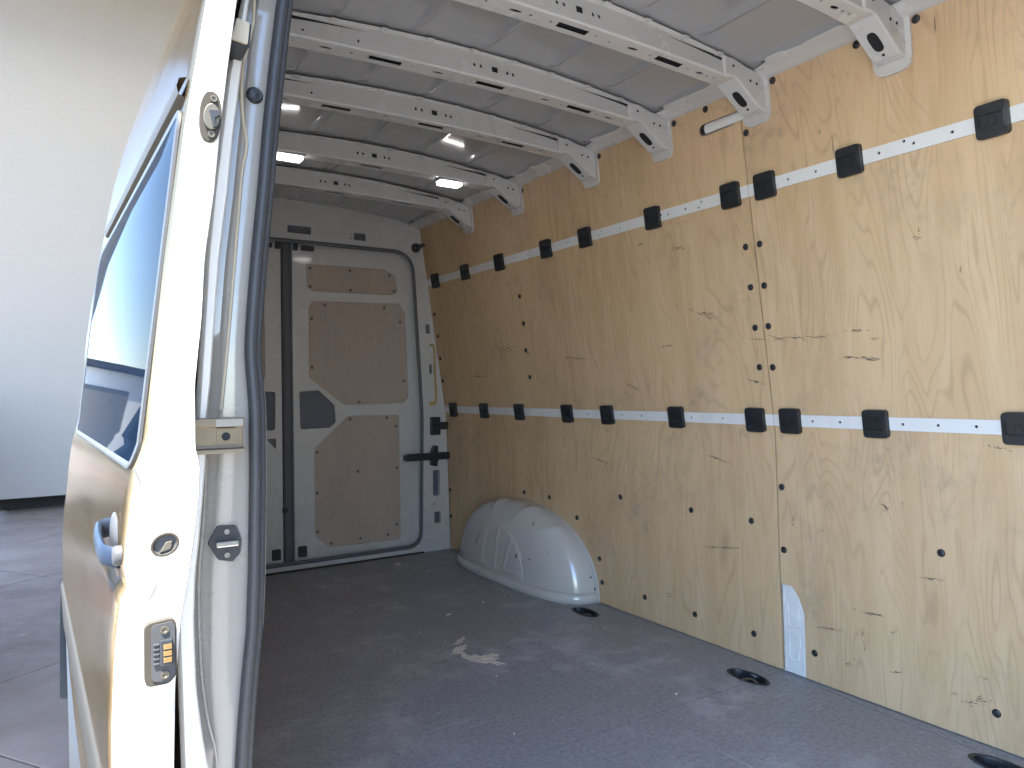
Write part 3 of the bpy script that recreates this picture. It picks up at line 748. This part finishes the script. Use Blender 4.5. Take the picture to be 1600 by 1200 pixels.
    # oval slot through the sloping foot, small holes
    dn = Vector((1.843-1.760, 0, 1.771-1.826)).normalized(); nn = Vector((dn.z, 0, -dn.x)).normalized()
    if nn.z > 0: nn = -nn
    cc = Vector((1.797, yb_, 1.8015))
    sm = lambda u, v, w: tuple(cc+dn*u+Vector((0, v, 0))+nn*(.0014-w))
    local(plate('bracket_slot', ell(0, 0, .030, .0135, 20, 3.), [], sm, .004, 'void', None), bow)
    local(plate('bracket_hole', ell(.043, 0, .004, .004, 8), [], sm, .004, 'void', None), bow)
    for (x, z) in ((1.725, 1.873), (1.80, 1.845), (1.828, 1.842)):
        local(plate('bracket_hole', ell(x, z, .0042, .0042, 8), [], lambda u, v, w: (u, yb_-hw-.0028+w, v), .003, 'void', None), bow)
    if yb_ in lampspots:
        for x in lampspots[yb_]:
            lm = P(empty('ceiling_lamp', loc=(x, yb_+.002, zb(x))), 'small lit white strip lamp under the roof bow')
            box('lamp_housing', (-.058, -.030, -.008), (.058, .028, -.0005), 'white', lm, .003)
            box('lamp_lens', (-.052, -.026, -.022), (.052, .024, -.0085), 'lens', lm, .006, 3)

# ---- rear end: frame, two doors
CX = 1.11
mir = lambda pts: [(2*CX-x, z) for x, z in reversed(pts)]
opening = rpoly([(.372, .040), (1.848, .040), (1.862, .8), (1.812, 1.722), (.408, 1.722), (.358, .8)], [.09, .09, .9, .13, .13, .9], 8)
outer = [(.175, -.01), (2.040, -.01), (wx(.78)-.002, .78), (wx(1.86), 1.862), (1.80, 1.897), (1.55, 1.930), (1.11, 1.950), (.67, 1.930), (.42, 1.897), (2.22-wx(1.86), 1.862), (2.22-wx(.78)+.002, .78)]
hc = [rect(1.103, 1.228, 1.767, 1.806, .006), rect(1.465, 1.535, 1.763, 1.803, .010), ell(1.447, 1.791, .004, .004, 8), ell(1.447, 1.770, .004, .004, 8), rect(.72, .79, 1.763, 1.803, .01)]
sc = [rect(1.895, 1.922, 1.262, 1.316, .006), rpoly([(1.930, .318), (1.975, .318), (1.975, .467), (1.930, .467)], .012), rpoly([(1.936, .157), (1.977, .157), (1.977, .225), (1.936, .225)], .008), rect(1.915, 1.934, 1.03, 1.082, .003), ell(1.94, .27, .005, .007, 8)]
fr = P(plate('rear_door_frame', outer, [opening]+hc+sc, lambda u, v, w: (u, YR-.008+w, v), .03, 'white', bevel=.003), 'white steel frame round the rear doors')
P(box('frame_cavity', (1.885, YR+.030, 0), (2.04, YR+.034, 1.6), 'pocket', bevel=0)); P(box('frame_cavity', (.4, YR+.030, 1.735), (1.83, YR+.034, 1.90), 'pocket', bevel=0))
local(box('slot_liner', (1.928, YR+.010, .39), (1.977, YR+.018, .40), 'pocket', None, .001), fr)
op3 = [(x, YR-.012, z) for x, z in opening]; op3.append(op3[0])
P(tube('rear_door_seal', op3, .011, 'slate', None, 8, 0, (1, .9), False))
IN = dict(
 top=rpoly([(1.213, 1.619), (1.661, 1.623), (1.731, 1.588), (1.746, 1.500), (1.70, 1.480), (1.254, 1.474), (1.216, 1.495)], .02, 4),
 mid=rpoly([(1.226, 1.42), (1.755, 1.432), (1.790, 1.38), (1.806, .900), (1.77, .862), (1.420, .856), (1.224, 1.009)], [.05, .04, .05, .03, .03, .06, .03], 5),
 low=rpoly([(1.440, .797), (1.745, .795), (1.748, .080), (1.330, .087), (1.249, .155), (1.248, .627)], [.03, .03, .03, .05, .05, .03], 5))
PK = rpoly([(1.172, .934), (1.276, .940), (1.367, .855), (1.370, .764), (1.337, .737), (1.176, .733)], .014, 4)
TRI = rpoly([(1.172, .690), (1.222, .690), (1.172, .630)], .006, 3)
SCR = [(1.24,1.60),(1.24,1.500),(1.464,1.603),(1.466,1.494),(1.70,1.592),(1.728,1.506),(1.32,1.405),(1.666,1.408),(1.764,1.328),(1.246,1.328),(1.246,1.064),(1.782,.989),(1.51,.873),(1.456,.778),(1.674,.779),(1.728,.729),(1.268,.605),(1.733,.491),(1.498,.486),(1.266,.385),(1.729,.166),(1.267,.176),(1.341,.105),(1.509,.112),(1.673,.114)]
YD = 3.905
for side in (1, -1):
    f = (lambda q: q) if side > 0 else mir
    leaf = P(empty('rear_door', loc=(0, 0, 0)), 'rear door leaf on the plywood wall side' if side > 0 else 'rear door leaf half hidden by the door pillar')
    outl = rpoly([(1.140, .015), (1.885, .015), (1.885, 1.76), (1.140, 1.76)], .01, 3)
    holes = [f(IN['top']), f(IN['mid']), f(IN['low']), f(PK)]
    if side < 0: holes.append(f(TRI))
    local(plate('door_frame', f(outl), holes, lambda u, v, w: (u, YD+w, v), .03, 'white', None, bevel=.006, seg=3), leaf)
    for kk in ('top', 'mid', 'low'):
        q = IN[kk]; cx = sum(a for a, b in q)/len(q); cz = sum(b for a, b in q)/len(q)
        q2 = [(cx+(a-cx)*1.03, cz+(b-cz)*1.03) for a, b in q]
        local(plate('plywood_insert', f(q2), [], lambda u, v, w: (u, YD+.012+w, v), .008, 'wood_veiled', None), leaf)
    local(plate('door_pocket', f(PK), [], lambda u, v, w: (u, YD+.022+w, v), .006, 'pocket', None), leaf)
    if side < 0: local(plate('door_pocket', f(TRI), [], lambda u, v, w: (u, YD+.022+w, v), .006, 'pocket', None), leaf)
    for (x, z) in SCR:
        X_ = x if side > 0 else 2*CX-x
        s_ = lathe('screw', [(.0085, -.001), (.0085, .002), (.006, .0035), (.002, .0035)], 'grey', None, 10, 'Y')
        s_.parent = leaf; s_.location = (X_, YD+.0125, z)
    for (x, z, ww, hh) in ((1.165, .085, .022, .055), (1.20, 1.700, .035, .025), (1.15, 1.705, .012, .04)):
        X_ = x+ww*.6 if side > 0 else 2*CX-x-ww*.6
        local(box('latch_cover', (X_-ww, YD-.018, z-hh/2), (X_+ww, YD+.003, z+hh/2), 'dgrey', None, .004), leaf)
P(plate('centre_seal', rect(1.084, 1.138, .02, 1.75), [], lambda u, v, w: (u, YD-.004+w, v), .03, 'slate', bevel=.006), 'dark rubber strip where the rear doors meet')
for u in (1.094, 1.128): P(tube('seal_lip', [(u, YD-.006, .03), (u, YD-.006, 1.74)], .006, 'slate', None, 6))
P(box('lock_bolt', (1.075, YD-.02, .30), (1.10, YD-.003, .325), 'dgrey', bevel=.003))
P(box('rear_sill', (.36, YR-.006, -.008), (1.86, YD+.03, .012), 'dgrey', bevel=.003))
P(box('sill_trim', (.24, YR-.030, -.004), (1.86, YR-.0085, .006), 'mould', bevel=.002))
# door check strap, latch and other bits on the rear pillar
ck = P(empty('check_strap', loc=(1.93, YR, .55)), 'black door check strap across the rear pillar')
box('strap', (-.175, -.036, -.021), (.10, -.014, .021), 'black', ck, .004); box('strap_end', (-.192, -.034, -.016), (-.174, -.016, .016), 'black', ck, .004)
plate('strap_bracket', rpoly([(-.02, -.052), (.012, -.058), (.022, 0), (.016, .064), (-.004, .060), (-.022, .02)], .008), [], lambda u, v, w: (u, -.044+w, v), .034, 'black', ck, bevel=.003)
lt = P(empty('latch_bracket', loc=(1.945, YR, .725)), 'black latch block on the rear pillar')
box('latch_block', (-.032, -.034, -.052), (.026, -.0085, .052), 'black', lt, .004); box('latch_arm', (.0265, -.030, -.022), (.085, -.010, .022), 'black', lt, .005); box('latch_groove', (-.034, -.0355, .004), (.027, -.0335, .010), 'void', lt, .0)
yh = P(empty('cable_clip', loc=(1.93, YR, 1.02)), 'amber cable guide on the rear pillar')
tube('clip_rail', [(-.010, -.013, .172), (.014, -.013, .165), (.020, -.013, 0), (.022, -.013, -.15), (-.002, -.013, -.163)], .006, 'yellow', yh, 8, 4)
box('clip_foot', (-.02, -.018, -.175), (.012, -.0085, -.155), 'yellow', yh, .002)
hk = P(empty('stay_hook', loc=(1.835, YR, 1.752)), 'black round stay with curved arm by the header')
lathe('hook_disc', [(.026, .008), (.026, .020), (.018, .028), (.004, .028)], 'black', hk, 18, 'Y')
tube('hook_arm', [(.01, -.022, -.004), (.03, -.03, .014), (.06, -.04, .016), (.085, -.05, .004)], .010, 'black', hk, 8, 4)

# ---- doorway pillar: flange, jamb, seals, fittings
SEAL = [(-.08, .232), (.2, .233), (.41, .235), (.48, .240), (.545, .246), (.60, .252), (.675, .2555), (.81, .2585), (.907, .259), (.95, .256), (.987, .2535), (1.03, .256), (1.12, .2635), (1.21, .273), (1.30, .281), (1.40, .292), (1.49, .303), (1.6, .325), (1.75, .37)]
def slx(z): return lerp_tab(SEAL, z)
LST = [(-.1, .165), (.3, .17), (.44, .186), (.484, .179), (.548, .172), (.635, .170), (.693, .172), (.734, .177), (.789, .182), (.842, .186), (.9, .188), (.943, .193), (1.027, .199), (1.113, .206), (1.2, .217), (1.287, .226), (1.358, .235), (1.465, .247), (1.6, .275), (1.75, .303)]
def lsx(z): return lerp_tab(LST, z)
ZJ = [-.08+i*.02 for i in range(93)]
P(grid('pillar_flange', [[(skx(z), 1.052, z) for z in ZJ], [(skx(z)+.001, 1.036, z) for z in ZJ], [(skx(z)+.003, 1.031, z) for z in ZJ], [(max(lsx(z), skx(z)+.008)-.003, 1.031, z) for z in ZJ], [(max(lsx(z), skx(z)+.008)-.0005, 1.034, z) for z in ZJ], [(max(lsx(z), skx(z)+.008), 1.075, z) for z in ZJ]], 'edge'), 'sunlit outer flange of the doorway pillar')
def jamb_row(k):
    out = []
    for z in ZJ:
        a = max(lsx(z), skx(z)+.008); b = slx(z)+.001
        q = {0: (a, 1.0745), 1: (a+.25*(b-a), 1.072), 2: (a+.29*(b-a), 1.068), 3: (a+.33*(b-a), 1.0655), 4: (a+.8*(b-a), 1.0655), 5: (b, 1.068), 6: (b+.005, 1.073), 7: (b+.006, 1.11)}[k]
        out.append((q[0], q[1], z))
    return out
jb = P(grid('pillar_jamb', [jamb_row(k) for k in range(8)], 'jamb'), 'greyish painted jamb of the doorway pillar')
P(tube('door_seal', [(slx(z)-.0035, 1.058, z) for z in ZJ], .0088, 'rubber', None, 10, 0, (1., 1.15)), 'black rubber seal along the doorway edge')
P(tube('door_seal', [(slx(z)+.0060, 1.0625, z) for z in ZJ], .0064, 'rubber', None, 10))
P(tube('seal_trim', [(slx(z)+.0125, 1.0700, z) for z in [.60+i*.02 for i in range(18)]], .0022, 'rail', None, 6))
P(tube('seam_bead', [(x, 1.0635, z) for x, z in [(.262, 1.50), (.260, 1.456), (.254, 1.427), (.245, 1.385), (.243, 1.344), (.245, 1.309), (.249, 1.282), (.247, 1.264), (.242, 1.237), (.237, 1.183), (.230, 1.102), (.222, 1.013), (.215, .943), (.211, .908)]], .0024, 'bead', None, 6, 3))
P(tube('seam_bead', [(x+.006, 1.0665, z) for x, z in [(.186, .842), (.184, .789), (.180, .734), (.176, .693), (.175, .635), (.178, .548), (.186, .484), (.196, .43), (.2, .3)]], .0022, 'jamb', None, 6, 3))
pg = P(lathe('rubber_plug', [(.0115, -.002), (.0115, .003), (.009, .006), (.006, .0055), (.002, .007)], 'black', None, 16, 'Y', loc=(.2605, 1.0655, 1.350)), 'round black rubber plug in the jamb')
sk = P(empty('striker_plate', loc=(.2145, 1.0645, .725)), 'grey striker plate with steel wedge on the jamb')
plate('striker_base', rpoly([(-.0225, .002), (-.0095, .025), (.0145, .023), (.0215, .003), (.0195, -.015), (.0095, -.026), (-.0095, -.021)], .005, 4), [], lambda u, v, w: (u, -.005+w, v), .005, 'dgrey', sk, bevel=.0012)
box('striker_wedge', (-.013, -.0125, -.004), (.017, -.0051, .004), 'tin', sk, .002)
for z in (.016, -.016): lathe('screw', [(.0036, .004), (.0036, .0065), (.002, .0065), (.0015, .0055)], 'tin', sk, 12, 'Y', loc=(.002, 0, z))
tk = P(empty('middle_track', loc=(.196, 1.03, .874)), 'dull metal end of the middle door track')
fx = [(-.005, .024), (-.012, .0235), (-.0125, .012), (-.003, .011), (-.003, -.012), (-.006, -.0165), (-.016, -.017), (-.0165, -.0225), (-.004, -.023), (.0, -.023), (.0, .024)]
rows = [[(x, y, z) for y, z in fx] for x in (-.034, -.010, .0, .036)]
grid('track_channel', rows, 'steel', tk, False, True, True, bevel=.001)
plate('track_cap', rect(.000, .034, .0125, .022, .002), [], lambda u, v, w: (u, -.0135+w, v), .003, 'tin', tk, bevel=.0006)
plate('track_plate', rect(.002, .026, -.0095, .0095, .001), [], lambda u, v, w: (u, -.005+w, v), .0025, 'steel', tk, bevel=.0005)
lathe('track_hole', [(.0055, .0045), (.0055, .0062), (.002, .0062)], 'void', tk, 16, 'Y', loc=(.0135, 0, -.001))

# ---- the sliding door, slid back outside the pillar
sd = P(empty('sliding_door', loc=(0, 0, 0)), 'sliding side door slid back, sunlit white front edge and mirror-like paint')
YD0, YD1 = .95, 2.25
DI = [(-.06, .150), (.3, .135), (.49, .133), (.583, .135), (.661, .142), (.713, .151), (.76, .158), (.80, .163), (.845, .165), (.865, .160), (.942, .160), (1.019, .168), (1.097, .173), (1.176, .184), (1.256, .192), (1.338, .202), (1.42, .213), (1.5, .228), (1.62, .262), (1.75, .30), (1.88, .35)]
def dix(z): return lerp_tab(DI, z)
ZD = [-.06+i*.012 for i in range(160)]
ZD = [z for z in ZD if z <= 1.84]
def fnotch(z):   # pressed step of the belt line in the front edge
    return .006*math.exp(-((z-.712)/.010)**2)
WZ0, WZ1 = .872, 1.285
YS = [YD0+.0015, YD0+.006, 1.02, 1.15, 1.3, 1.5, 1.7, 1.9, 2.1, 2.2, 2.235, 2.25]
def bul(y): t = max(0, (y-YD0)/(YD1-YD0)); return -.016*t
rows = []
for y in YS:
    e = .0025 if y < YD0+.004 else 0
    r_ = .012 if y > 2.24 else .003 if y > 2.23 else 0
    rows.append([(dox(z)+fnotch(z)*(1 if y < 1.2 else max(0, 1-(y-1.2)/.4))+bul(y)+e+r_, y, z) for z in ZD])
local(grid('outer_skin', rows, 'body', None), sd)
# front edge face, sunlit
rows = []
for k, (t, dy) in enumerate(((0, .0025), (.02, .0006), (.06, 0), (.45, 0), (.5, .0), (.94, 0), (.98, .0008), (1, .004), (1, .03), (1, 1.3))):
    rows.append([(dox(z)+fnotch(z)+.0012*(k == 0)+(dix(z)-dox(z)-fnotch(z))*t, YD0+dy, z) for z in ZD])
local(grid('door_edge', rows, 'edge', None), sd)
local(plate('door_top', [(dox(ZD[-1]), YD0+.002), (dix(ZD[-1]), YD0+.002), (dix(ZD[-1]), YD1), (dox(ZD[-1]), YD1)], [], lambda u, v, w: (u, v, ZD[-1]-w+.001), .01, 'edge', None), sd)
local(grid('door_rear_edge', [[(dox(z)+.012, YD1, z) for z in ZD], [(dix(z), YD1, z) for z in ZD]], 'edge', None), sd)
# side window and trims
wp = rpoly([(1.0, WZ0-.03), (2.16, WZ0-.03), (2.12, WZ1), (.985, WZ1)], [.03, .08, .08, .03], 6)
cz = [.85+.04*i for i in range(12)]
local(plate('window_glass', wp, [], lambda u, v, w: (dox(v)+bul(u)-.0035+w, u, v), .003, 'film', None, cuts_v=cz, cuts_u=[1.1, 1.3, 1.5, 1.7, 1.9, 2.05], smooth=True), sd)
wr = [(dox(z)+bul(y)-.0022, y, z) for y, z in wp]; wr.append(wr[0])
local(tube('window_rubber', wr, .005, 'rubber', None, 6, 0, (.7, 1), False), sd)
rows = [[(dox(1.31)+bul(y)-a, y, 1.310+b) for y in (.985, 1.0, 1.3, 1.6, 1.9, 1.955, 1.97)] for a, b in ((0, .015), (.009, .012), (.012, .002), (.010, -.008), (0, -.012))]
local(grid('drip_trim', rows, 'pewter', None), sd)
rows = []
for y in (.975, .985, 1.2, 1.5, 1.8, 2.1, 2.22, 2.235):
    k = 1 if .98 < y < 2.23 else .3
    rows.append([(dox(z)+bul(y)-d*k, y, z) for z, d in ((.328, -.002), (.332, .002), (.340, .004), (.440, .005), (.448, .003), (.452, -.002))])
local(grid('side_moulding', rows, 'mould', None), sd)
# handle: bow grip with scoop
gp = [(.004, .060, .010), (-.010, .050, .008), (-.0135, .020, .003), (-.0135, -.015, -.003), (-.011, -.045, -.007), (.004, -.062, -.010)]
local(tube('door_handle', gp, .0058, 'handle', None, 12, 5, (2.2, .9), True, (0, 0, 1)), sd).location = (.0775, 1.055, .745)
bm = bmesh.new(); bmesh.ops.create_uvsphere(bm, u_segments=20, v_segments=10, radius=1)
for v in bm.verts: v.co = Vector((v.co.x*.006, v.co.y*.038, v.co.z*.030))
so_ = finish('handle_scoop', bm, 'dgrey', sd, True, loc=(.0815, 1.055, .752))
lk = lathe('lock_cylinder', [(.012, 0), (.012, .008), (.009, .011), (.002, .011)], 'dgrey', sd, 16, 'X', loc=(.0830, .975, .742))
# fittings on the front edge
lp = P(empty('door_latch', loc=(.1790, YD0, 1.2665)), 'oval latch plate on the sliding door edge'); lp.rotation_euler = (0, R(4), 0)
plate('latch_plate', ell(0, 0, .0125, .031, 28, 2.4), [], lambda u, v, w: (u, -.006+w, v), .006, 'pewter', lp, bevel=.0015)
plate('latch_cheek', ell(.001, -.001, .0095, .016, 22), [], lambda u, v, w: (u, -.0095+w, v), .0035, 'zinc', lp, bevel=.0008)
plate('latch_hook', [(-.003, .006), (.008, .008), (.010, .002), (.004, -.003), (.006, -.014), (.003, -.014)], [], lambda u, v, w: (u, -.0125+w, v), .003, 'black', lp, bevel=.0005)
for z in (.022, -.022): lathe('screw', [(.0042, .006), (.0042, .008), (.0024, .008), (.0018, .0068)], 'zinc', lp, 12, 'Y', loc=(.002, 0, z))
cp = P(empty('buffer_cup', loc=(.1245, YD0, .754)), 'oval buffer cup in the sliding door edge'); cp.rotation_euler = (0, R(-25), 0)
rows = []
for s, h in ((1.0, -.0002), (1.0, .002), (.9, .003), (.82, .0015), (.76, -.004), (.5, -.006), (.05, -.006)):
    rows.append([(u, -h-.0005 if h > -.003 else -.0008+.0002*s, v) for u, v in ell(0, 0, .0150*s, .0125*s, 26)])
grid('cup', rows, 'dgrey', cp, True, True)
tube('cup_ring', [(u, -.003, v) for u, v in ell(0, 0, .0145, .0120, 26)+[(.0145, 0)]], .0016, 'pewter', cp, 6)
plate('cup_wedge', [(-.009, -.006), (.004, -.008), (.009, .000), (.002, .002)], [], lambda u, v, w: (u, -.0035+w, v), .003, 'zinc', cp, bevel=.0008)
ct = P(empty('contact_plate', loc=(.1175, YD0, .631)), 'electrical contact plate with brass pins on the door edge')
plate('contact_body', rpoly([(-.0165, -.037), (.009, -.037), (.0175, -.028), (.0175, .038), (-.0165, .035)], .009, 6), [], lambda u, v, w: (u, -.011+w, v), .011, 'pewter', ct, bevel=.0022, seg=3)
plate('contact_face', rpoly([(-.0095, -.031), (.009, -.034), (.0155, -.026), (.0155, .035), (-.0095, .033)], .006, 5), [], lambda u, v, w: (u, -.0125+w, v), .002, 'dgrey', ct, bevel=.0006)
box('contact_block', (-.001, -.0175, -.014), (.0125, -.0125, .016), 'black', ct, .0012)
for i in range(3): box('contact_pin', (.0025, -.0195, -.0095+i*.0075), (.0115, -.0174, -.0040+i*.0075), 'brass', ct, .0006)
for i in range(5): box('contact_rib', (-.0075, -.0150, -.012+i*.0055), (-.0012, -.0124, -.0100+i*.0055), 'dgrey', ct, .0004)
for z in (.0265, -.0255): lathe('screw', [(.0046, .012), (.0046, .0142), (.0028, .0142), (.002, .0128)], 'zinc', ct, 14, 'Y', loc=(.0045, 0, z))
ra = P(empty('roller_arm', loc=(.2245, .985, 1.397)), 'upper roller arm of the sliding door')
plate('roller_plate', rpoly([(-.005, .017), (.011, .014), (.008, -.0145), (-.012, -.012)], .002, 3), [], lambda u, v, w: (u, -.003+w, v), .004, 'bead', ra, bevel=.0006)
plate('roller_edge', rpoly([(-.0075, .0185), (.0145, .0150), (.0110, -.0175), (-.0145, -.0145)], .003, 3), [], lambda u, v, w: (u, .0015+w, v), .05, 'black', ra, bevel=.001)
for (x, z, an) in ((.097, .835, .35), (.112, .700, -.45)):
    plate('drain_slot', [(x+u*math.cos(an)-v*math.sin(an), z+u*math.sin(an)+v*math.cos(an)) for u, v in ell(0, 0, .0018, .012, 12)], [], lambda u, v, w: (u, YD0-.0008+w, v), .002, 'grey', sd)
